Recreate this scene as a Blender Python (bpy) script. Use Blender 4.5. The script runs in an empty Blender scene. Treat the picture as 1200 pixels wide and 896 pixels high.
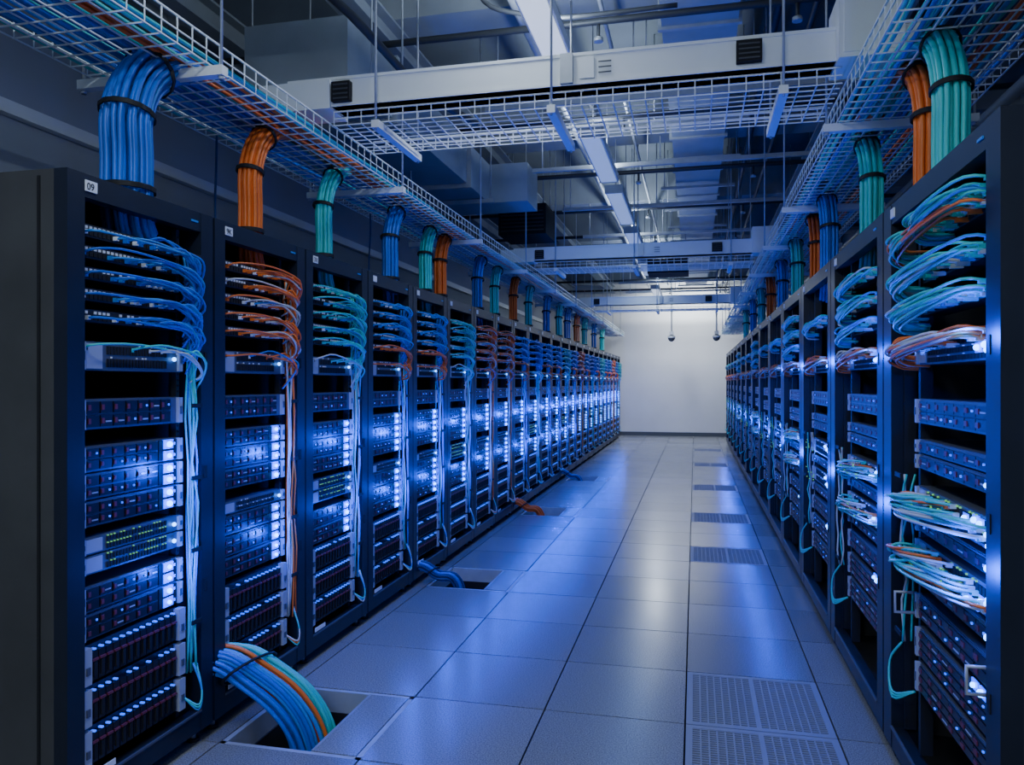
import bpy, math, random
from mathutils import Vector, Matrix
random.seed(7)
R = random.random
def U(a,b): return random.uniform(a,b)
scn = bpy.context.scene
COL = scn.collection

# ---------------------------------------------------------------- materials
def mat(name, col, rough=0.5, metal=0.0, emit=None, es=0.0, var=0.0, vscale=8.0, bump=0.0):
    m = bpy.data.materials.new(name); m.use_nodes = True
    nt = m.node_tree; b = nt.nodes['Principled BSDF']
    b.inputs['Base Color'].default_value = (*col, 1)
    b.inputs['Roughness'].default_value = rough
    b.inputs['Metallic'].default_value = metal
    if emit:
        b.inputs['Emission Color'].default_value = (*emit, 1)
        b.inputs['Emission Strength'].default_value = es
    if var > 0 or bump > 0:
        tc = nt.nodes.new('ShaderNodeTexCoord')
        n = nt.nodes.new('ShaderNodeTexNoise'); n.inputs['Scale'].default_value = vscale
        n.inputs['Detail'].default_value = 6
        nt.links.new(tc.outputs['Object'], n.inputs['Vector'])
        if var > 0:
            cr = nt.nodes.new('ShaderNodeValToRGB')
            cr.color_ramp.elements[0].position = 0.3; cr.color_ramp.elements[1].position = 0.7
            cr.color_ramp.elements[0].color = (*[c*(1-var) for c in col], 1)
            cr.color_ramp.elements[1].color = (*[min(1, c*(1+var)) for c in col], 1)
            nt.links.new(n.outputs['Fac'], cr.inputs['Fac'])
            nt.links.new(cr.outputs['Color'], b.inputs['Base Color'])
        if bump > 0:
            bp = nt.nodes.new('ShaderNodeBump'); bp.inputs['Strength'].default_value = bump
            bp.inputs['Distance'].default_value = 0.01
            nt.links.new(n.outputs['Fac'], bp.inputs['Height'])
            nt.links.new(bp.outputs['Normal'], b.inputs['Normal'])
    return m

M = {}
M['rack']   = mat('rack_black_metal', (0.012,0.018,0.036), 0.42, 0.2, var=0.15, vscale=5)
M['side']   = mat('rack_side_panel', (0.06,0.063,0.066), 0.6, 0.1, var=0.2, vscale=3)
M['inner']  = mat('rack_interior', (0.006,0.007,0.010), 0.7)
M['srv']    = mat('server_dark', (0.022,0.027,0.042), 0.45, 0.3)
M['bezel']  = mat('server_bezel', (0.11,0.125,0.17), 0.4, 0.3)
M['ear']    = mat('server_ear_silver', (0.48,0.51,0.58), 0.4, 0.2)
M['bay']    = mat('drive_bay', (0.010,0.011,0.018), 0.35, 0.1)
M['hdl']    = mat('bay_handle', (0.17,0.03,0.055), 0.4)
M['vent']   = mat('vent_dark', (0.006,0.006,0.008), 0.8)
M['port']   = mat('port_label', (0.9,0.93,0.97), 0.5)
M['led']    = mat('led_blue', (0.05,0.2,1), 0.3, emit=(0.07,0.34,1.0), es=10)
M['lens']   = mat('led_blue_bloom', (0.01,0.03,0.6), 0.3, emit=(0.0,0.06,1.0), es=3.0)  # dimmer emissive blue for the patch imitating bloom around an LED
M['dot']    = mat('led_small_blue', (0.02,0.1,0.9), 0.3, emit=(0.0,0.09,1.0), es=2.2)
M['green']  = mat('led_green', (0.1,0.5,0.1), 0.3, emit=(0.25,0.75,0.15), es=.6)
M['blue']   = mat('cable_blue', (0.008,0.15,0.72), 0.36, var=0.2, vscale=4)
M['lblue']  = mat('cable_light_blue', (0.02,0.28,0.78), 0.36)
M['teal']   = mat('cable_teal', (0.05,0.68,0.66), 0.38, var=0.12, vscale=4)
M['orange'] = mat('cable_orange', (0.97,0.20,0.025), 0.38, var=0.12, vscale=4)
M['white']  = mat('cable_white', (0.65,0.68,0.68), 0.4)
M['black']  = mat('strap_black', (0.01,0.01,0.012), 0.6)
M['navy']   = mat('cable_navy', (0.01,0.05,0.22), 0.4)
M['wire']   = mat('tray_wire_white', (0.85,0.89,0.90), 0.4, 0.0)
M['busw']   = mat('busway_white', (0.88,0.91,0.90), 0.45, 0.0, var=0.04, vscale=2)
M['zinc']   = mat('zinc_strut', (0.48,0.51,0.54), 0.45, 0.3, var=0.1, vscale=10)
M['duct']   = mat('duct_metal', (0.38,0.43,0.48), 0.5, 0.1, var=0.12, vscale=3)
M['conc']   = mat('concrete_beam', (0.30,0.33,0.36), 0.85, var=0.12, vscale=2.5, bump=0.15)
M['pipe']   = mat('pipe_dark', (0.06,0.065,0.075), 0.5, 0.3)
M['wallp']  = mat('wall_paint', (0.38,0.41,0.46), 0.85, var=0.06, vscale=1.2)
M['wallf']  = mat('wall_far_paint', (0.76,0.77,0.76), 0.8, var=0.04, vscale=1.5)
M['ceil']   = mat('ceiling_slab', (0.15,0.17,0.19), 0.9, var=0.15, vscale=1.5)
M['trim']   = mat('trim_dark', (0.08,0.09,0.10), 0.6)
M['lampb']  = mat('lamp_housing', (0.7,0.72,0.74), 0.5)
M['lampe']  = mat('lamp_diffuser', (0.8,0.85,0.9), 0.5, emit=(0.75,0.87,1.0), es=1.0)
M['lampd']  = mat('lamp_diffuser_dim', (0.6,0.7,0.85), 0.5, emit=(0.45,0.65,1.0), es=0.5)
M['gril']   = mat('grille_metal', (0.30,0.31,0.33), 0.5, 0.2)
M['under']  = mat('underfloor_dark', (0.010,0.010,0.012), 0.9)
M['camw']   = mat('camera_shell', (0.5,0.52,0.54), 0.4)

def floor_mat():
    m = bpy.data.materials.new('floor_tile'); m.use_nodes = True
    nt = m.node_tree; b = nt.nodes['Principled BSDF']; L = nt.links
    tc = nt.nodes.new('ShaderNodeTexCoord')
    n = nt.nodes.new('ShaderNodeTexNoise'); n.inputs['Scale'].default_value = 190; n.inputs['Detail'].default_value = 3
    L.new(tc.outputs['Object'], n.inputs['Vector'])
    cr = nt.nodes.new('ShaderNodeValToRGB')
    cr.color_ramp.elements[0].position = 0.36; cr.color_ramp.elements[0].color = (0.14,0.145,0.15,1)
    cr.color_ramp.elements[1].position = 0.62; cr.color_ramp.elements[1].color = (0.32,0.325,0.33,1)
    L.new(n.outputs['Fac'], cr.inputs['Fac'])
    mp = nt.nodes.new('ShaderNodeMapping')
    mp.inputs['Location'].default_value = (0.04/0.6+20, -0.3/0.6+20, 0); mp.inputs['Scale'].default_value = (1/0.6,1/0.6,0)
    L.new(tc.outputs['Object'], mp.inputs['Vector'])
    fl = nt.nodes.new('ShaderNodeVectorMath'); fl.operation = 'FLOOR'
    L.new(mp.outputs['Vector'], fl.inputs[0])
    wn = nt.nodes.new('ShaderNodeTexWhiteNoise'); L.new(fl.outputs['Vector'], wn.inputs['Vector'])
    mr = nt.nodes.new('ShaderNodeMapRange'); mr.inputs['To Min'].default_value = 0.84; mr.inputs['To Max'].default_value = 1.12
    L.new(wn.outputs['Value'], mr.inputs['Value'])
    n2 = nt.nodes.new('ShaderNodeTexNoise'); n2.inputs['Scale'].default_value = 1.6; n2.inputs['Detail'].default_value = 2
    L.new(tc.outputs['Object'], n2.inputs['Vector'])
    mx = nt.nodes.new('ShaderNodeVectorMath'); mx.operation = 'SCALE'
    L.new(cr.outputs['Color'], mx.inputs[0]); L.new(mr.outputs['Result'], mx.inputs['Scale'])
    L.new(mx.outputs['Vector'], b.inputs['Base Color'])
    mr2 = nt.nodes.new('ShaderNodeMapRange'); mr2.inputs['To Min'].default_value = 0.20; mr2.inputs['To Max'].default_value = 0.28
    L.new(n2.outputs['Fac'], mr2.inputs['Value']); L.new(mr2.outputs['Result'], b.inputs['Roughness'])
    return m
M['tile'] = floor_mat()

# ---------------------------------------------------------------- mesh builder
class MB:
    def __init__(s): s.v=[]; s.f=[]; s.m=[]; s.sm=[]; s.names=[]
    def mi(s, k):
        if k not in s.names: s.names.append(k)
        return s.names.index(k)
    def box(s, x0,x1,y0,y1,z0,z1,k):
        b=len(s.v); i=s.mi(k)
        s.v += [(x0,y0,z0),(x1,y0,z0),(x1,y1,z0),(x0,y1,z0),(x0,y0,z1),(x1,y0,z1),(x1,y1,z1),(x0,y1,z1)]
        for q in ((0,3,2,1),(4,5,6,7),(0,1,5,4),(1,2,6,5),(2,3,7,6),(3,0,4,7)):
            s.f.append(tuple(b+a for a in q)); s.m.append(i); s.sm.append(False)
    def tube(s, pts, r, k, n=5, smooth=True, cap=True):
        i=s.mi(k); pts=[Vector(p) for p in pts]; N=len(pts)
        prev=None; b0=len(s.v)
        for a in range(N):
            t=(pts[min(a+1,N-1)]-pts[max(a-1,0)])
            if t.length<1e-9: t=Vector((0,0,1))
            t.normalize()
            if prev is None:
                up=Vector((0,0,1)) if abs(t.z)<0.9 else Vector((1,0,0))
                u=t.cross(up).normalized()
            else:
                u=prev-t*prev.dot(t)
                if u.length<1e-6: u=t.orthogonal()
                u.normalize()
            prev=u; w=t.cross(u)
            for j in range(n):
                an=2*math.pi*j/n + math.pi/4
                p=pts[a]+u*(r*math.cos(an))+w*(r*math.sin(an)); s.v.append(tuple(p))
        for a in range(N-1):
            for j in range(n):
                q=(b0+a*n+j, b0+a*n+(j+1)%n, b0+(a+1)*n+(j+1)%n, b0+(a+1)*n+j)
                s.f.append(q); s.m.append(i); s.sm.append(smooth)
        if cap:
            s.f.append(tuple(b0+j for j in range(n))[::-1]); s.m.append(i); s.sm.append(False)
            s.f.append(tuple(b0+(N-1)*n+j for j in range(n))); s.m.append(i); s.sm.append(False)
    def ball(s, c, r, k, n=8, rings=5, sy=1.0):
        i=s.mi(k); b0=len(s.v)
        for a in range(1,rings):
            ph=math.pi*a/rings
            for j in range(n):
                th=2*math.pi*j/n
                s.v.append((c[0]+r*math.sin(ph)*math.cos(th), c[1]+sy*r*math.sin(ph)*math.sin(th), c[2]+r*math.cos(ph)))
        top=len(s.v); s.v.append((c[0],c[1],c[2]+r)); s.v.append((c[0],c[1],c[2]-r))
        for a in range(rings-2):
            for j in range(n):
                s.f.append((b0+a*n+j,b0+(a+1)*n+j,b0+(a+1)*n+(j+1)%n,b0+a*n+(j+1)%n)); s.m.append(i); s.sm.append(True)
        for j in range(n):
            s.f.append((top,b0+j,b0+(j+1)%n)); s.m.append(i); s.sm.append(True)
            e=b0+(rings-2)*n
            s.f.append((top+1,e+(j+1)%n,e+j)); s.m.append(i); s.sm.append(True)
    def mesh(s, name):
        me=bpy.data.meshes.new(name); me.from_pydata(s.v,[],s.f)
        for k in s.names: me.materials.append(M[k])
        me.polygons.foreach_set('material_index', s.m)
        me.polygons.foreach_set('use_smooth', s.sm)
        me.update(); return me
    def obj(s, name, parent=None, loc=(0,0,0), rz=0):
        return addobj(name, s.mesh(name), parent, loc, rz)
def addobj(name, data, parent=None, loc=(0,0,0), rz=0):
    o=bpy.data.objects.new(name, data); COL.objects.link(o)
    o.location=loc; o.rotation_euler=(0,0,rz)
    if parent: o.parent=parent
    return o
def empty(name, loc=(0,0,0), rz=0):
    o=addobj(name, None, None, loc, rz); o.empty_display_size=0.1; return o

def spline(ps, seg=4):
    ps=[Vector(p) for p in ps]; out=[]
    P=[ps[0]*2-ps[1]]+ps+[ps[-1]*2-ps[-2]]
    for i in range(1,len(P)-2):
        a,b,c,d=P[i-1],P[i],P[i+1],P[i+2]
        for j in range(seg):
            t=j/seg
            out.append(0.5*((2*b)+(c-a)*t+(2*a-5*b+4*c-d)*t*t+(3*b-a-3*c+d)*t**3))
    out.append(ps[-1]); return out

# ---------------------------------------------------------------- room
XL,XR,YB,YF,ZC = -4.0, 3.0, -3.0, 21.0, 4.6
ZR = ZC-.003
def shell(name,x0,x1,y0,y1,z0,z1,k):
    b=MB(); b.box(x0,x1,y0,y1,z0,z1,k); return b.obj(name)
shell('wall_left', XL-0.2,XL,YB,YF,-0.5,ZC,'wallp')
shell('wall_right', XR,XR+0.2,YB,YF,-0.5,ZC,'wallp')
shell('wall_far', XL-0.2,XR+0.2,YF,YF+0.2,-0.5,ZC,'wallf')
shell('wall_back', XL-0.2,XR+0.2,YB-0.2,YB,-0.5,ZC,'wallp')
shell('ceiling', XL-0.2,XR+0.2,YB-0.2,YF+0.2,ZC,ZC+0.2,'ceil')
b=MB(); b.box(XL,XR,YF-0.02,YF,0,0.10,'trim'); b.obj('baseboard_far')
b=MB(); b.box(XL,XL+0.06,YB,YF,3.02,3.10,'busw'); b.obj('trim_1')

# floor
def tidx(x,y): return (round((x+0.04)/0.6-0.5), round((y-0.3)/0.6-0.5))
HL=[tidx(-1.54,3.0), tidx(-1.54,5.4), tidx(-1.54,8.4), tidx(-1.54,11.4)]
PF=[tidx(0.26,y) for y in (3.0,3.6,6.6,8.4,10.8,13.8,16.8)]
fb=MB(); g=0.0036
for i in range(-7,6):
    for j in range(-6,36):
        if (i,j) in HL or (i,j) in PF: continue
        x0=-0.04+0.6*i; y0=0.3+0.6*j
        x1=min(x0+0.6,XR); xx=max(x0,XL); y1=min(y0+0.6,YF); yy=max(y0,YB)
        if x1-xx<0.02 or y1-yy<0.02: continue
        fb.box(xx+g,x1-g,yy+g,y1-g,-0.035,0,'tile')
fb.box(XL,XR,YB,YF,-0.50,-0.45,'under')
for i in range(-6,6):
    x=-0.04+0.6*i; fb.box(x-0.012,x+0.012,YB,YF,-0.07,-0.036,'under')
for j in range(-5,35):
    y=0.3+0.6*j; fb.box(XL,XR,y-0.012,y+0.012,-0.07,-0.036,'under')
fb.obj('floor')
for n,(i,j) in enumerate(PF):
    x0=-0.04+0.6*i; y0=0.3+0.6*j; b=MB(); z0,z1=-0.03,0.0
    x1=x0+0.6;y1=y0+0.6
    for (a,c,d,e) in ((x0+g,x1-g,y0+g,y0+.03),(x0+g,x1-g,y1-.03,y1-g),(x0+g,x0+.03,y0+.03,y1-.03),(x1-.03,x1-g,y0+.03,y1-.03),
                      (x0+.29,x0+.31,y0+.03,y1-.03)):
        b.box(a,c,d,e,z0,z1,'gril')
    y=y0+.03
    while y<y1-.032:
        b.box(x0+.03,x1-.03,y,y+0.007,-0.02,-0.001,'gril'); y+=0.019
    for q in range(1,8):
        for s in (0.03,0.31):
            xq=x0+s+0.26*q/8; b.box(xq-0.003,xq+0.003,y0+.03,y1-.03,-0.018,-0.0015,'gril')
    b.obj('perforated_floor_tile')
for n,(i,j) in enumerate(HL):
    x0=-0.04+0.6*i; y0=0.3+0.6*j; b=MB(); x1=x0+.6; y1=y0+.6
    for (a,c,d,e) in ((x0,x1,y0,y0+.022),(x0,x1,y1-.022,y1),(x0,x0+.022,y0,y1),(x1-.022,x1,y0,y1)):
        b.box(a,c,d,e,-0.10,-0.003,'zinc')
    b.obj('floor_opening_frame')
    b=MB()
    cw=.20 if n==0 else .17
    b.box(x1-cw,x1-.024,y0+.024,y1-.024,-0.036,0.0,'tile')
    b.box(x1-cw-.012,x1-cw,y0+.024,y1-.024,-0.06,0.001,'gril')
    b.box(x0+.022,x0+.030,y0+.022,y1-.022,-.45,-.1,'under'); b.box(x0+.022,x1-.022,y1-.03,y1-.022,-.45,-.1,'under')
    b.obj('cut_floor_tile')

# ---------------------------------------------------------------- rack contents
def patch(b,xa,xb,z,h=0.042):
    b.box(xa,xb,0.045,0.12,z,z+h,'srv')
    n=24; w=(xb-xa-0.04)/n
    for i in range(n):
        x=xa+0.02+i*w
        b.box(x+w*.12,x+w*.85,0.042,0.046,z+.006,z+.022,'vent')
        if R()<.85: b.box(x+w*.2,x+w*.75,0.0425,0.046,z+.027,z+.036,'port')
def ears(b,xa,xb,z,h):
    for x in (xa,xb-0.022):
        b.box(x,x+0.022,0.02,0.05,z+.002,z+h-.002,'ear')
        b.box(x+.006,x+.016,0.017,0.021,z+h*.35,z+h*.65,'bezel')
def server(b,xa,xb,z,h,rows=2,led=True,cols=6):
    b.box(xa,xb,0.035,0.7,z,z+h,'bezel'); ears(b,xa,xb,z,h)
    b.box(xa+.026,xb-.026,0.031,0.036,z+.003,z+h-.003,'bezel')
    x0=xa+.03; x1=xb-.03-(0.10 if led else 0.03)
    w=(x1-x0)/cols; hh=(h-.010)/rows
    for r in range(rows):
        for c in range(cols):
            xx=x0+c*w; zz=z+.005+r*hh
            b.box(xx+.003,xx+w-.003,0.026,0.032,zz+.003,zz+hh-.003,'bay')
            b.box(xx+.006,xx+w*.3,0.023,0.027,zz+hh*.3,zz+hh*.7,'hdl')
            if R()<.25: b.box(xx+w*.7,xx+w*.78,0.022,0.027,zz+hh*.42,zz+hh*.58,'dot')
            elif R()<.35: b.box(xx+w*.4,xx+w*.85,0.0245,0.027,zz+hh*.38,zz+hh*.5,'ear')
    if led:
        b.box(x1+.003,xb-.027,0.027,0.032,z+.005,z+h-.005,'bay')
        n=max(1,round(h/0.042))
        for q in range(n):
            zz=z+h*(q+.5)/n; xx=xb-0.078
            b.ball((xx,0.018,zz),0.0095*U(.7,1.2),'led')
            b.box(xx-.026,xx+.028,0.024,0.032,zz-.017,zz+.017,'lens')  # glowing patch behind the LED, stands in for its bloom
            b.box(xx+.032,xx+.040,0.024,0.032,zz-.005,zz+.005,'dot')
def storage(b,xa,xb,z,h):
    b.box(xa,xb,0.035,0.75,z,z+h,'srv')
    for x in (xa,xb-0.035):
        b.box(x,x+0.035,0.008,0.05,z+.003,z+h-.003,'ear')
        b.box(x+.01,x+.025,0.004,0.009,z+h*.3,z+h*.5,'bezel')
    n=13; w=(xb-xa-.08)/n
    for i in range(n):
        x=xa+.04+i*w
        b.box(x+.002,x+w-.002,0.018,0.036,z+.008,z+h-.022,'bay')
        b.box(x+w*.3,x+w*.7,0.013,0.019,z+.02,z+h*.55,'vent')
        b.box(x+.004,x+w-.004,0.012,0.019,z+h*.58,z+h*.64,'hdl')
        if R()<.85: b.box(x+w*.36,x+w*.60,0.014,0.03,z+h-.0165,z+h-.011,'dot')
def switch(b,xa,xb,z,h,kind='green'):
    b.box(xa,xb,0.03,0.5,z,z+h,'bezel'); ears(b,xa,xb,z,h)
    b.box(xa+.03,xa+.10,0.026,0.031,z+.006,z+h-.006,'ear')
    n=20; w=(xb-xa-.20)/n
    for r in (0,1):
        for i in range(n):
            x=xa+.12+i*w; zz=z+h*(.12+.45*r)
            b.box(x+.002,x+w-.003,0.027,0.031,zz,zz+h*.3,'vent')
            if R()<(.5 if kind=='green' else .3): b.box(x+w*.25,x+w*.5,0.025,0.031,zz+h*.32,zz+h*.38,'green' if kind=='green' else 'port')
    b.ball((xb-.05,.02,z+h*.5),.008,'led')
def handles(b,x,z,h):
    b.tube([(x,0.03,z),(x,-0.04,z),(x,-0.04,z+h),(x,0.03,z+h)],0.006,'ear',6)

def patch_cables(b,xa,xb,z,xc,cols,n=9,r=0.0042,bulge=0.055,drop=0.05):
    for i in range(n):
        t=i/(n-1)
        x=xa+.04+(xb-xa-.07)*(t**.55)+U(-.025,.025)
        x=max(xa+.02,min(xb-.02,x))
        k=random.choice(cols); bu=bulge*U(.35,1.15); e=xc+U(-.028,.028)
        L=abs(e-x); lift=.022*(1-t)*U(.2,1.3)+U(-.012,.010); dz=U(0,.02)
        pts=[(x,0.045,z+.012),(x+.012,-bu*.35,z+.012+lift*.6),
             (x+L*U(.3,.5),-bu*.7,z+.012+lift+U(-.008,.008)),(e-min(U(.04,.09),L*.35),-bu,z-.002+lift*.5-.012*t-dz),
             (e,-bu*.5,z-U(.02,.06)-dz),(e+U(-.012,.012),0.02+U(0,.03),z-drop-U(.02,.12))]
        b.tube(spline(pts,3),r,k,5)
        b.box(x-.006,x+.006,.026,.046,z+.006,z+.020,'port' if R()<.3 else k)
def loop_cables(b,x0,x1,z,cols,n=26,r=0.0048,spread=.02,bmin=.03,bmax=.075):
    for i in range(n):
        x=x0+.02+(x1-x0-.05)*(i+U(0,1))/n; k=random.choice(cols); bu=U(bmin,bmax)
        xe=x0-U(-.01,.10); zz=z+U(-spread,spread)
        sag=U(.01,.035)
        pts=[(x,0.04,zz),(x-.015,-bu*.5,zz+.008),((x*.65+xe*.35),-bu,zz-sag*.3),((x*.25+xe*.75),-bu,zz-sag),(xe,-bu*.5,zz-sag-.012),(xe+.01,0.0,zz-sag-.03),(xe+.04,0.06,zz-sag-.035)]
        b.tube(spline(pts,3),r,k,5)
        b.box(x-.007,x+.007,.01,.045,zz-.006,zz+.007,'white' if R()<.35 else k)
def channel(b,xc,z0,z1,cols,n=6,w=.03):
    for i in range(n):
        k=random.choice(cols); x=xc+U(-w,w); y=U(-.005,.05)
        zs=[z1-(z1-z0)*t/8 for t in range(9)]
        b.tube(spline([(x+U(-.01,.01),y+U(-.01,.01),zz) for zz in zs],2),.0042,k,5)
    z=z1
    while z>z0:
        b.box(xc-w-.008,xc+w+.008,-.014,-.008,z-.008,z+.008,'black'); z-=.28

HR=2.10
def frame_mesh(W,pl,pr,deep=1.05):
    b=MB(); z0=0.055
    b.box(0.004,pl,0,0.05,z0,HR,'rack'); b.box(W-pr,W-0.004,0,0.05,z0,HR,'rack')
    b.box(pl-.012,pl,0.05,0.12,z0,HR,'rack'); b.box(W-pr,W-pr+.012,0.05,0.12,z0,HR,'rack')
    b.box(pl,W-pr,0.002,0.05,HR-.075,HR,'rack'); b.box(pl,W-pr,0.002,0.05,z0,z0+.075,'rack')
    b.box(pl,W-pr,-0.004,0.004,z0+.075,z0+.083,'bezel')
    b.box(0.004,0.024,0.05,deep,z0,HR,'side'); b.box(W-.024,W-.004,0.05,deep,z0,HR,'side')
    b.box(0.004,W-.004,deep,deep+.02,z0,HR,'side')
    b.box(0.024,W-.024,0.05,deep,HR-.02,HR-.001,'rack'); b.box(0.024,W-.024,0.05,deep,z0,z0+.02,'inner')
    b.box(0.024,W-.024,0.55,0.57,z0+.02,HR-.02,'inner')
    b.box(0.0,0.004,0.10,0.11,z0+.02,HR-.02,'inner'); b.box(W-.004,W,0.10,0.11,z0+.02,HR-.02,'inner')
    for z in (0.6,1.05,1.5):
        b.box(W-pr+.02,W-pr+.035,-0.003,0.001,z,z+.05,'inner')
    for x in (.06,W-.06):
        for y in (.05,deep-.06):
            b.tube([(x,y,.008),(x,y,z0+.01)],.010,'zinc',8); b.tube([(x,y,0.0),(x,y,.012)],.024,'black',10)
    b.box(pl+.0,pl+.05,-.003,.003,HR-.055,HR-.02,'port'); b.box(W-pr-.06,W-pr-.02,-.002,.003,HR-.043,HR-.036,'lblue')
    return b

Wl,plL,prL=.75,.075,.08
XA,XB,XC=.08,.585,.628
def left_content(kind):
    b=MB()
    b.box(XA-.004,XA+.012,.04,.07,.14,2.02,'srv'); b.box(XB-.006,XB+.012,.045,.07,.14,2.02,'srv')
    z=.16
    while z<2.0:
        b.box(XB+.0,XB+.008,.043,.046,z,z+.008,'vent'); z+=.022
    for z,h in ((.175,.125),(.31,.125),(.445,.125)): storage(b,XA,XB,z,h)
    if kind in (0,2): 
        server(b,XA,XB,.585,.085,2); server(b,XA,XB,.675,.085,2)
        switch(b,XA,XB,.80,.06); switch(b,XA,XB,.865,.055)
        server(b,XA,XB,.955,.085,2); server(b,XA,XB,1.045,.085,2); server(b,XA,XB,1.135,.085,2)
    else:
        server(b,XA,XB,.60,.085,2); server(b,XA,XB,.69,.085,2); server(b,XA,XB,.78,.085,2); switch(b,XA,XB,.87,.05,'dark')
        server(b,XA,XB,.975,.085,2); server(b,XA,XB,1.065,.085,2); server(b,XA,XB,1.155,.075,2)
    server(b,XA,XB,1.275,.10,2,led=False,cols=7)
    switch(b,XA,XB,1.47,.095,'dark')
    for z in (1.63,1.70,1.77,1.84,1.91): patch(b,XA,XB,z)
    cs={0:['blue','blue','lblue','blue'],1:['orange','orange','orange','white'],2:['teal','teal','lblue','teal'],3:['blue','lblue','lblue','blue']}[kind]
    for q,z in enumerate((1.63,1.70,1.77,1.84,1.91)):
        c=cs
        if kind==3 and q==0: c=['orange']
        if kind==1 and q==2: c=['lblue','orange','white']
        patch_cables(b,XA,XB,z,XC,c,n={0:11,1:9,2:9,3:7}[kind])
    patch_cables(b,XA,XB,1.53,XC,['teal','white','teal'] if kind in (0,2) else (['orange','blue'] if kind==1 else ['orange','teal']),n=5)
    ch={0:['teal','teal','lblue'],1:['white','orange','teal'],2:['teal','lblue','white'],3:['blue','teal','white']}[kind]
    channel(b,XC,.30,1.62,ch,8,.022)
    channel(b,XC,1.55,1.92,cs,8,.024)
    for i in range(3):
        b.tube(spline([(XC+U(-.02,.02),.0,.34),(XC-.01,-.04,.24),(XC-.03,-.04,.19-i*.01),(XC-.05,.01,.22)],4),.0036,ch[i%3],5)
    b.box(XA+.02,XA+.13,.0,.003,.145,.165,'port')
    return b.mesh('rack_equipment_%d'%kind)

fl=frame_mesh(Wl,plL,prL).mesh('rack_frame')
LC=[left_content(k) for k in range(4)]
order=[0,1,2,3,3,2,1,1,3,0,3,3,2,3,1,3,0,3,2,3,3,1,3,2]
Y0=2.0; nL=24
def text(s,size,parent,loc,rot,m):
    c=bpy.data.curves.new('label_text','FONT'); c.body=s; c.size=size; c.extrude=.0005
    c.materials.append(M[m]); o=bpy.data.objects.new('label_text',c); COL.objects.link(o)
    o.parent=parent; o.location=loc; o.rotation_euler=rot; return o
for i in range(nL):
    e=empty('server_rack',(-1.9,Y0+i*.755,0),math.radians(90))
    addobj('frame',fl,e); addobj('rack_equipment',LC[order[i%len(order)]],e)
    if i<3: text(['09','9K','3X'][i],.032,e,(plL+.004,-.004,HR-.050),(math.radians(90),0,0),'black')

# right racks
Wr,plR,prR=1.19,.12,.10
def rled(b,x,z,r=.007):
    b.ball((x,.022,z),r,'led'); b.box(x-.024,x+.024,.026,.031,z-.014,z+.014,'lens')  # box is a glowing patch that imitates the LED's bloom
def right_content(kind):
    b=MB(); xa,xb=.36,1.085; xc=.27
    bm=(.03,.07) if kind==0 else (.012,.035)
    b.box(xa-.03,xa-.005,.04,.08,.14,2.02,'srv')
    b.box(.13,.15,.04,.08,.14,2.02,'srv')
    cs=['teal','teal','teal','lblue','teal','teal','white']; co=['orange','orange','teal','teal']
    zs=[(1.91,co if kind==0 else cs),(1.79,cs),(1.68,cs),(1.56,['orange','orange','white'])]
    if kind==2: zs=[zs[1],zs[3]]
    for z,c in zs:
        patch(b,xa,xb,z-.02,.045)
        loop_cables(b,xa,xb,z,c,n=28 if kind==0 else 14,bmin=bm[0],bmax=bm[1])
        if z>1.9 and kind==0: loop_cables(b,xa+.25,xb,z+.035,['teal','teal','lblue'],n=20,bmin=.035,bmax=.07)
    switch(b,xa,xb,1.49,.05,'dark'); rled(b,xb-.07,1.53,.010); rled(b,xb-.13,1.525,.009)
    server(b,xa,xb,1.29,.085,2,led=False,cols=7)
    server(b,xa,xb,1.19,.045,1,led=False,cols=7); server(b,xa,xb,1.135,.05,1,led=False,cols=7)
    rled(b,xb-.06,1.16)
    for z in (1.02,.84):
        switch(b,xa,xb,z-.03,.085,'green' if kind==0 else 'dark')
        if kind<2: loop_cables(b,xa,xb,z+.02,['teal','white','teal','teal','orange','teal'],n=30 if kind==0 else 14,spread=.028,bmin=bm[0],bmax=bm[1])
        for q in range(4): rled(b,xb-.04-q*.06+U(-.01,.01),z+U(-.02,.04),.009)
        server(b,xa,xb,z-.10,.05,1,led=False,cols=7); rled(b,xb-.05,z-.075,.010)
        for q in range(9): b.ball((U(xa+.1,xb-.2),-.03,z+U(-.01,.06)),.0035,'green')
    server(b,xa,xb,.62,.085,2,led=False,cols=6)
    if kind==0: handles(b,xa-.01,.63,.07); handles(b,xb-.01,.63,.07)
    rled(b,xb-.1,.60,.011); rled(b,xb-.16,.60,.008)
    server(b,xa,xb,.49,.10,3,led=False,cols=6); server(b,xa,xb,.37,.10,3,led=False,cols=6)
    channel(b,xc,.5,1.1,['teal','white'],3,.03)
    for i in range(3):
        b.tube(spline([(xc,.0,.50),(xc-.04,-.03,.42),(xc+.02,-.035,.33-i*.01),(xc+.09,.02,.36)],4),.004,'teal',5)
    return b.mesh('rack_equipment_right_%d'%kind)
fr=frame_mesh(Wr,plR,prR).mesh('rack_frame_wide')
RC=[right_content(k) for k in range(3)]
Yr=[2.08+1.2*i for i in range(14)]
for i,y in enumerate(Yr):
    e=empty('server_rack',(.72,y+Wr,0),math.radians(-90))
    addobj('frame',fr,e); addobj('rack_equipment',RC[[0,1,2,1,2,2,1,2,2,1,2,2,2,2][i]],e)

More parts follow.
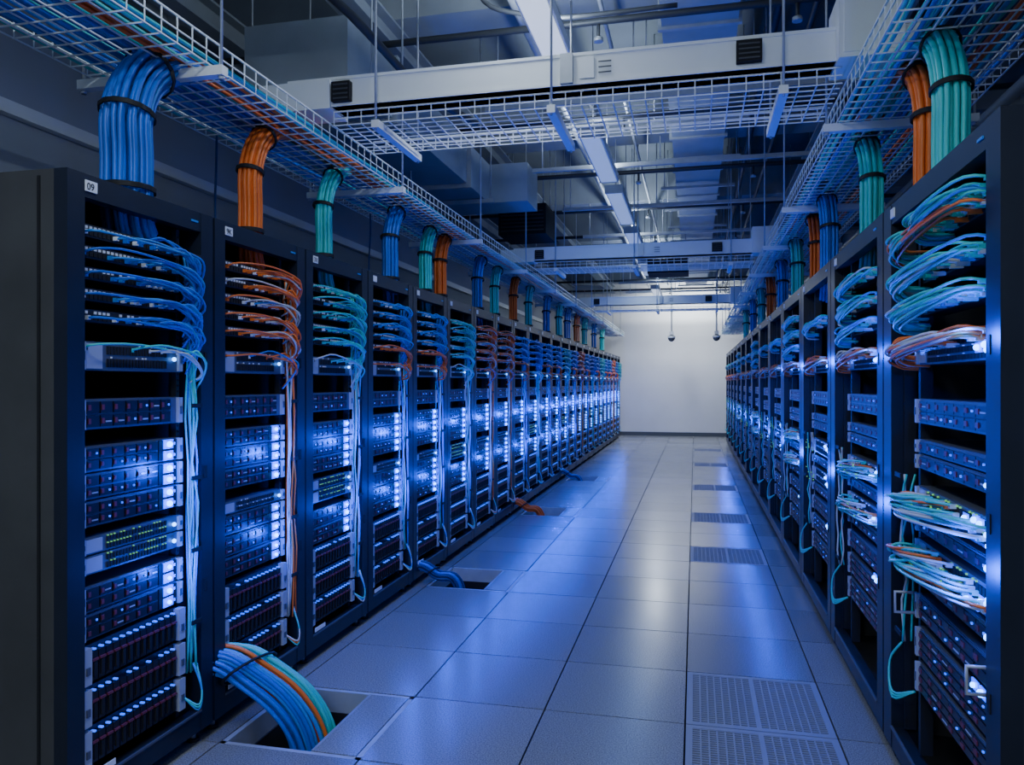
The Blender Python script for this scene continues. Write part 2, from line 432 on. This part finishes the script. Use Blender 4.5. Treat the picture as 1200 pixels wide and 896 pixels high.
# ---------------------------------------------------------------- wire trays
def basket(b,p0,p1,w,h,z,axis='y',pitch=.085,nl=7,r=.0036):
    lo,hi=w
    def P(a,c,zz): return (c,a,zz) if axis=='y' else (a,c,zz)
    for i in range(nl+1):
        c=lo+(hi-lo)*i/nl
        b.tube([P(p0,c,z),P(p1,c,z)],r,'wire',4,False)
    for c in (lo,hi):
        for q in (.5,1.0):
            b.tube([P(p0,c,z+h*q),P(p1,c,z+h*q)],r*(1.35 if q==1 else 1),'wire',4,False)
    a=p0
    while a<=p1:
        b.tube([P(a,lo,z+h),P(a,lo,z),P(a,hi,z),P(a,hi,z+h)],r,'wire',4,False); a+=pitch
TZ=2.655
def row_tray(name,lo,hi,sup,cols,seed):
    random.seed(seed)
    e=empty(name)
    b=MB(); basket(b,-2.0,20.6,(lo,hi),.10,TZ); b.obj('wire_basket',e)
    b=MB()
    for y in sup:
        b.box(lo-.06,hi+.06,y-.02,y+.02,TZ-.045,TZ-.008,'busw')
        for x in (lo-.045,hi+.045):
            b.tube([(x,y,TZ-.06),(x,y,ZR)],.006,'zinc',6)
            b.tube([(x,y,TZ-.06),(x,y,TZ-.045)],.013,'zinc',6)
    b.obj('tray_support',e)
    b=MB(); n=len(cols)
    for i,k in enumerate(cols):
        x=lo+.03+(hi-lo-.06)*(i+.5)/n; pts=[]
        y=-2.0; ph=U(0,6)
        while y<20.5:
            pts.append((min(hi-.015,max(lo+.015,x+.02*math.sin(y*1.1+ph)+U(-.006,.006))),y,TZ+.018+.012*(i%3)+U(0,.012))); y+=.45
        b.tube(spline(pts,2),.0085,k,5)
    b.obj('tray_cables',e)
    return e
row_tray('cable_tray',-2.36,-1.82,[.85,2.62,4.5,6.3,8.1,9.9,11.7,13.5,15.3,17.1,18.9],
   ['teal','blue','blue','lblue','blue','lblue','blue','blue','teal','blue','blue','teal','blue','lblue','blue','blue','teal','blue','orange','orange','teal','orange','orange','teal','teal','teal'],3)
row_tray('cable_tray',.65,1.19,[.9,2.3,3.88,5.65,7.2,9.0,10.8,12.6,14.55,16.2,18.0],
   ['teal','teal','teal','blue','teal','lblue','teal','teal','blue','blue','teal','teal','blue','blue','teal','lblue','teal','orange','orange','orange','teal','teal','blue','blue'],4)

def cross(y):
    e=empty('overhead_busway')
    b=MB(); basket(b,-1.80,.63,(y,y+.50),.07,2.745,'x',pitch=.075,nl=8); b.obj('wire_basket',e)
    b=MB()
    b.box(-2.05,.95,y-.02,y+.13,2.835,2.985,'busw')
    b.box(-2.05,.95,y-.026,y+.136,2.835,2.85,'busw'); b.box(-2.05,.95,y-.026,y+.136,2.97,2.985,'busw')
    b.box(-2.20,-1.80,y-.05,y+.16,2.82,2.965,'busw')
    b.box(-1.79,-1.69,y-.055,y-.02,2.85,2.95,'vent')
    for q in range(4): b.box(-1.78,-1.70,y-.058,y-.054,2.86+q*.023,2.868+q*.023,'pipe')
    b.box(-.62,-.56,y-.045,y-.02,2.84,2.98,'zinc'); b.box(-.53,-.46,y-.03,y-.024,2.86,2.96,'busw')
    for q in range(3): b.box(-.44,-.38,y-.029,y-.0255,2.88+q*.025,2.885+q*.025,'trim')
    b.box(.18,.29,y-.055,y-.02,2.86,2.955,'vent')
    for q in range(4): b.box(.19,.28,y-.058,y-.054,2.87+q*.021,2.877+q*.021,'pipe')
    b.box(.60,.86,y-.10,y+.16,2.82,3.10,'busw')
    b.box(.62,.84,y-.105,y-.10,2.84,3.08,'busw')
    b.obj('busway_housing',e)
    b=MB()
    for x in (-1.55,-.66,.38):
        b.box(x-.02,x+.02,y-.06,y+.56,2.70,2.738,'busw')
        for yy in (y-.05,y+.55): b.tube([(x,yy,2.69),(x,yy,ZR)],.006,'zinc',6)
    b.obj('busway_support',e)
cross(3.62); cross(8.7); cross(14.0)

# ---------------------------------------------------------------- cable bundles (tray to rack)
def bundle(name,x,y,col,n=20,Rb=.055,r=.0085,dirn=1,extra=None,zt=2.70,sq=1.0):
    path=spline([(x,y+dirn*1.1,zt+.02),(x,y+dirn*.6,zt+.03),(x,y+dirn*.28,zt-.0),(x,y+dirn*.08,zt-.12),(x,y,zt-.28),(x,y,zt-.45),(x+.0,y,zt-.66),(x,y+.03,zt-.74)],4)
    fr=[]
    for a in range(len(path)):
        t=(path[min(a+1,len(path)-1)]-path[max(a-1,0)]).normalized()
        X=Vector((1,0,0)); w=t.cross(X).normalized(); fr.append((X,w))
    b=MB(); ga=2.39996
    L=len(path)
    for i in range(n):
        rr=Rb*math.sqrt((i+.5)/n); th=i*ga; tw=U(-.08,.08)
        pts=[]
        for a,p in enumerate(path):
            s=a/L; fl=(.4 if a<5 else (.4+.6*min(1,(a-5)/6)))
            thh=th+tw*s*4
            u=rr*math.cos(thh)*sq*(1.0 if a>8 else 1.0+.05*(8-a)); v=rr*math.sin(thh)*fl
            pts.append(p+fr[a][0]*u+fr[a][1]*v)
        k=col if not(extra and R()<.15) else extra
        b.tube(pts,r,k,6)
    for a in (11,16,22):
        if a>=L: continue
        ring=[]
        for j in range(15):
            th=2*math.pi*j/14
            ring.append(path[a]+fr[a][0]*((Rb*sq+r+.001)*math.cos(th))+fr[a][1]*((Rb+r+.001)*math.sin(th)))
        t=(path[a+1]-path[a-1]).normalized()*.005
        for sft in (-1.3,-.4,.4,1.3): b.tube([q+t*sft for q in ring],.0042,'black',5)
    b.obj(name)
random.seed(11)
BL=[(2.42,'blue',60,.085,'lblue'),(3.22,'orange',30,.050,None),(3.95,'teal',22,.045,None),(4.92,'blue',22,.052,None),
    (5.62,'teal',14,.045,None),(5.98,'orange',16,.048,None),(7.1,'blue',12,.05,None),(7.75,'teal',10,.045,None),(8.6,'orange',10,.045,None),
    (9.4,'teal',8,.045,None),(10.6,'blue',8,.05,None),(11.6,'teal',8,.05,None),(12.4,'blue',7,.05,None),(13.4,'orange',7,.05,None),(14.4,'teal',7,.05,None),(15.8,'blue',7,.05,None),(17.2,'teal',7,.05,None)]
for y,c,n,rb,ex in BL: bundle('cable_bundle',-2.03,y,c,n,rb,.0105,1,ex)
BR=[(2.86,'teal',28,.054),(3.14,'orange',22,.043),(4.05,'teal',18,.048),(5.25,'blue',18,.052),(5.85,'orange',12,.042),(6.85,'teal',12,.05),(8.0,'blue',9,.05),
    (9.2,'orange',9,.05),(10.4,'teal',8,.05),(11.8,'blue',8,.05),(13.5,'teal',8,.05)]
for y,c,n,rb in BR: bundle('cable_bundle',.84,y,c,n,rb,.0100,1)
b=MB()
for (x,y) in ((-2.36,2.9),(-2.33,3.4),(-2.2,4.4),(-2.3,5.2)):
    b.tube(spline([(x,y,2.68),(x+.01,y-.02,2.5),(x-.01,y,2.3),(x,y,2.08)],4),.006,'navy',5)
b.obj('drop_cable')

def floor_bundle(y,cols,n,Rb,r,z0=.20,reach=.30,fan=.0):
    b=MB()
    # arch: out of the rack, over the plinth, steeply down into the opening
    path=spline([(-2.05,y-.08,z0+.04),(-1.94,y-.04,z0+.035),(-1.86,y+.0,z0+.015),(-1.78,y+.04,z0-.05),(-1.74+reach*.22,y+.08,z0*.35),(-1.74+reach*.42,y+.11,-.05),(-1.74+reach*.50,y+.12,-.22),(-1.74+reach*.50,y+.12,-.44)],4)
    L=len(path)
    for i in range(n):
        rr=Rb*math.sqrt((i+.5)/n); th=i*2.4; pts=[]; ph=U(0,6.28); am=U(.2,1)*fan
        k=cols[min(len(cols)-1,int(len(cols)*(.5+.5*math.cos(th)*rr/Rb+U(-.06,.06))*.999))]
        for a,p in enumerate(path):
            t=(path[min(a+1,L-1)]-path[max(a-1,0)]).normalized()
            Yv=Vector((0.25,1,0)).normalized(); w=t.cross(Yv).normalized()
            s=a/L; spread=1.0+.25*math.sin(s*3.1)*(1 if fan else 0)
            pts.append(p+Yv*(rr*math.cos(th)*1.25*spread+am*math.sin(s*7+ph))+w*(rr*math.sin(th)*.7*spread+am*math.cos(s*6+ph)))
        b.tube(pts,r,k,6)
    for a in (10,):
        t=(path[a+1]-path[a-1]).normalized(); Yv=Vector((0.25,1,0)).normalized(); w=t.cross(Yv).normalized()
        q=1.2 if fan else 1.0
        ring=[path[a]+Yv*((Rb*1.25*q+r+fan)*math.cos(2*math.pi*j/14))+w*((Rb*.7*q+r+.002+fan)*math.sin(2*math.pi*j/14)) for j in range(15)]
        b.tube(ring,.006,'black',5)
    b.obj('floor_cable_bundle')
floor_bundle(2.87,['blue','blue','lblue','orange','teal','teal','teal'],54,.080,.0092,z0=.24,reach=.36,fan=.008)
floor_bundle(5.19,['navy','blue','navy','navy'],16,.045,.009,z0=.10,reach=.22)
floor_bundle(8.2,['orange','orange','navy'],12,.045,.009,z0=.10,reach=.22)
floor_bundle(11.2,['navy','lblue','navy'],10,.045,.009,z0=.10,reach=.22)

# ---------------------------------------------------------------- ceiling services
random.seed(21)
for y in (5.2,8.2,11.2,14.2,17.2,20.2):
    b=MB(); b.box(XL,XR,y,y+.35,ZC-.55,ZC,'conc'); b.obj('ceiling_beam')
for x in (-3.3,-2.2,1.3):
    b=MB(); b.box(x-.09,x+.09,YB+.01,YF-.01,ZC-.74,ZC-.72,'conc'); b.box(x-.012,x+.012,YB+.01,YF-.01,ZC-.72,ZC-.57,'conc'); b.box(x-.09,x+.09,YB+.01,YF-.01,ZC-.57,ZC-.552,'conc')
    b.obj('steel_girder')
e=empty('air_duct'); b=MB(); b.box(-.22,.28,1.5,19.5,3.83,4.03,'duct')
y=1.7
while y<19.4:
    b.box(-.245,.305,y-.02,y+.02,3.81,4.045,'zinc'); y+=1.2
b.obj('duct_body',e)
b=MB(); y=2.3
while y<19.4:
    b.box(-.40,.46,y-.02,y+.02,3.77,3.80,'zinc')
    for x in (-.36,.42): b.tube([(x,y,3.77),(x,y,ZR)],.006,'zinc',5)
    y+=1.2
b.obj('duct_hanger',e)
e=empty('air_duct'); b=MB()
b.box(-2.75,-2.05,4.3,7.6,3.27,3.66,'duct'); b.box(-2.79,-2.01,5.0,5.05,3.23,3.70,'zinc'); b.box(-2.79,-2.01,6.8,6.85,3.23,3.70,'zinc')
b.box(-2.75,-1.65,7.6,8.1,3.27,3.66,'duct')
b.obj('duct_body',e)
b=MB(); 
for y in (4.5,7.4):
    b.box(-2.85,-1.95,y-.02,y+.02,3.22,3.26,'zinc')
    for x in (-2.82,-1.98): b.tube([(x,y,3.21),(x,y,ZR)],.006,'zinc',5)
b.obj('duct_hanger',e)
for (x0,x1,y0,y1,z0,z1) in ((-2.30,-1.72,8.95,9.6,3.20,3.56),(-.75,-.1,12.6,13.2,3.2,3.42)):
    e=empty('fan_coil_unit'); b=MB(); b.box(x0,x1,y0,y1,z0,z1,'vent'); 
    for q in range(6 if z1>3.5 else 4): b.box(x0+.03,x1-.03,y0-.012,y0,z0+.04+q*.045,z0+.055+q*.045,'pipe')
    for x in (x0+.05,x1-.05):
        b.tube([(x,y0+.1,z1),(x,y0+.1,ZR)],.007,'zinc',5); b.tube([(x,y1-.1,z1),(x,y1-.1,ZR)],.007,'zinc',5)
    b.obj('unit_body',e)
b=MB()
for x,z,r,k in ((-.95,4.02,.022,'pipe'),(-1.15,3.9,.03,'zinc'),(.55,3.98,.03,'pipe'),(1.7,3.6,.05,'pipe'),(2.0,3.3,.04,'duct'),(-2.9,3.0,.022,'pipe'),(.75,3.82,.02,'pipe'),(-.6,3.9,.016,'zinc')):
    b.tube([(x,YB+.01,z),(x,YF-.01,z)],r,k,8)
b.obj('service_pipe')
b=MB()
y=4.9
while y<20:
    b.tube([(XL+.02,y,3.735),(XR-.02,y,3.735)],.024,'pipe',8)
    b.box(-1.6,1.6,y+.9,y+.94,3.55,3.59,'zinc')
    for x in (-1.5,-.45,.5,1.5): b.tube([(x,y+.92,3.55),(x,y+.92,ZR)],.006,'zinc',5)
    for x in (-.6,0.6): b.tube([(x,y,3.735),(x,y,3.62)],.012,'pipe',6); b.tube([(x,y,3.63),(x,y,3.605)],.03,'zinc',8)
    y+=1.8
b.obj('strut_rack')
b=MB()
b.tube(spline([(-2.6,2.9,3.9),(-2.3,3.3,3.7),(-1.9,3.8,3.5),(-1.7,4.6,3.3),(-1.5,5.2,3.25)],6),.025,'pipe',8)
b.tube(spline([(-1.3,4.5,4.4),(-1.28,4.5,3.8),(-1.0,4.55,3.66),(-.7,4.6,3.64),(-.1,4.6,3.64)],6),.015,'pipe',8)
b.box(-2.35,-2.15,3.1,3.3,3.45,3.6,'busw')
b.tube([(-2.25,3.2,3.6),(-2.25,3.2,3.86)],.02,'zinc',8)
b.obj('conduit')

lamps=[(-2.2,-.7,'lampe'),(.2,1.7,'lampe'),(3.15,4.65,'lampe'),(6.2,7.65,'lampd'),(8.1,9.75,'lampd'),(10.3,11.8,'lampd'),(13,14.5,'lampd'),(16.6,18.1,'lampe')]
for a,c,k in lamps:
    b=MB(); b.box(-.92,-.74,a,c,3.43,3.50,'lampb'); b.box(-.905,-.755,a+.01,c-.01,3.42,3.43,k)
    b.box(-.925,-.735,a-.01,a+.005,3.415,3.505,'zinc'); b.box(-.925,-.735,c-.005,c+.01,3.415,3.505,'zinc')
    for y in (a+.2,c-.2): b.tube([(-.83,y,3.5),(-.83,y,ZR)],.005,'zinc',5)
    b.obj('front_fill_lamp')
b=MB(); b.box(-1.8,1.2,-2.45,-2.25,3.43,3.50,'lampb'); b.box(-1.78,1.18,-2.43,-2.27,3.42,3.43,'lampe')  # unseen lamp body added behind the camera for the front fill
for x in (-1.4,.8): b.tube([(x,-2.35,3.5),(x,-2.35,ZR)],.005,'zinc',5)
b.obj('front_fill_lamp')
for x in (-.55,.50):
    b=MB(); b.box(x-.05,x+.05,18.9,19.0,2.55,2.66,'camw'); b.tube([(x,18.95,2.66),(x,18.95,3.2)],.02,'camw',8)
    b.tube([(x,18.95,3.2),(x,18.95,ZC)],.012,'camw',6); b.tube([(x,18.95,ZC-.02),(x,18.95,ZC)],.06,'camw',10)
    b.ball((x,18.92,2.50),.085,'pipe',12,8); b.tube([(x,18.92,2.55),(x,18.92,2.50)],.095,'camw',12)
    b.obj('security_camera')

# ---------------------------------------------------------------- lights
def area(name,loc,rot,sx,sy,e,col):
    l=bpy.data.lights.new(name,'AREA'); l.shape='RECTANGLE'; l.size=sx; l.size_y=sy; l.energy=e; l.color=col
    o=bpy.data.objects.new(name,l); COL.objects.link(o); o.location=loc; o.rotation_euler=rot; return o
cool=(0.77,0.88,1.0)
for (a,c,k),en,cl in zip(lamps,(28,27,18,7,6,8,14,74),(cool,cool,cool,(.2,.4,1),(.12,.32,1),(.2,.42,1),(.5,.7,1),cool)):
    area('front_fill',(-.83,(a+c)/2,3.41),(0,0,0),.15,c-a,en,cl)
area('front_fill',(-.3,-2.35,3.41),(math.radians(35),0,0),2.9,.2,95,cool)  # added front fill from behind the camera, tilted down the aisle
for y,en in ((-.5,27),(.9,40),(4,38),(7,24),(10.5,22),(14,22),(17.5,28)):
    area('ceiling_fill',(-.83,y,3.515),(math.pi,0,0),.12,1.2,en,(.68,.83,1))  # added upward fill to brighten the ceiling, not emitted by the lamp bodies
area('front_fill',(-.2,19.9,3.9),(math.radians(35),0,0),1.5,.2,82,(.9,.96,1))  # added fill without a fixture, brightens the far wall
def pt(loc,e,col=(0.0,0.065,1.0),r=.015):
    l=bpy.data.lights.new('rack_led_glow','POINT'); l.energy=e; l.color=col; l.shadow_soft_size=r
    o=bpy.data.objects.new('rack_led_glow',l); COL.objects.link(o); o.location=loc
for i in range(nL):
    pt((-1.82,Y0+i*.755+.51,1.10),5.5); 
    if i<14: pt((-1.82,Y0+i*.755+.51,.72),4.8)
for i,y in enumerate(Yr):
    if i<5: pt((.64,y+.16,1.55),5)
    pt((.62,y+.2,.93),6.5)

w=bpy.data.worlds.new('world'); scn.world=w; w.use_nodes=True
w.node_tree.nodes['Background'].inputs[0].default_value=(.02,.03,.05,1)
w.node_tree.nodes['Background'].inputs[1].default_value=.5

cd=bpy.data.cameras.new('camera'); cd.lens=27; cd.sensor_width=36; cd.clip_start=.05; cd.clip_end=100
co=bpy.data.objects.new('camera',cd); COL.objects.link(co)
co.location=(0,0,1.43); co.rotation_euler=(math.radians(90),0,math.radians(13.4))
scn.camera=co
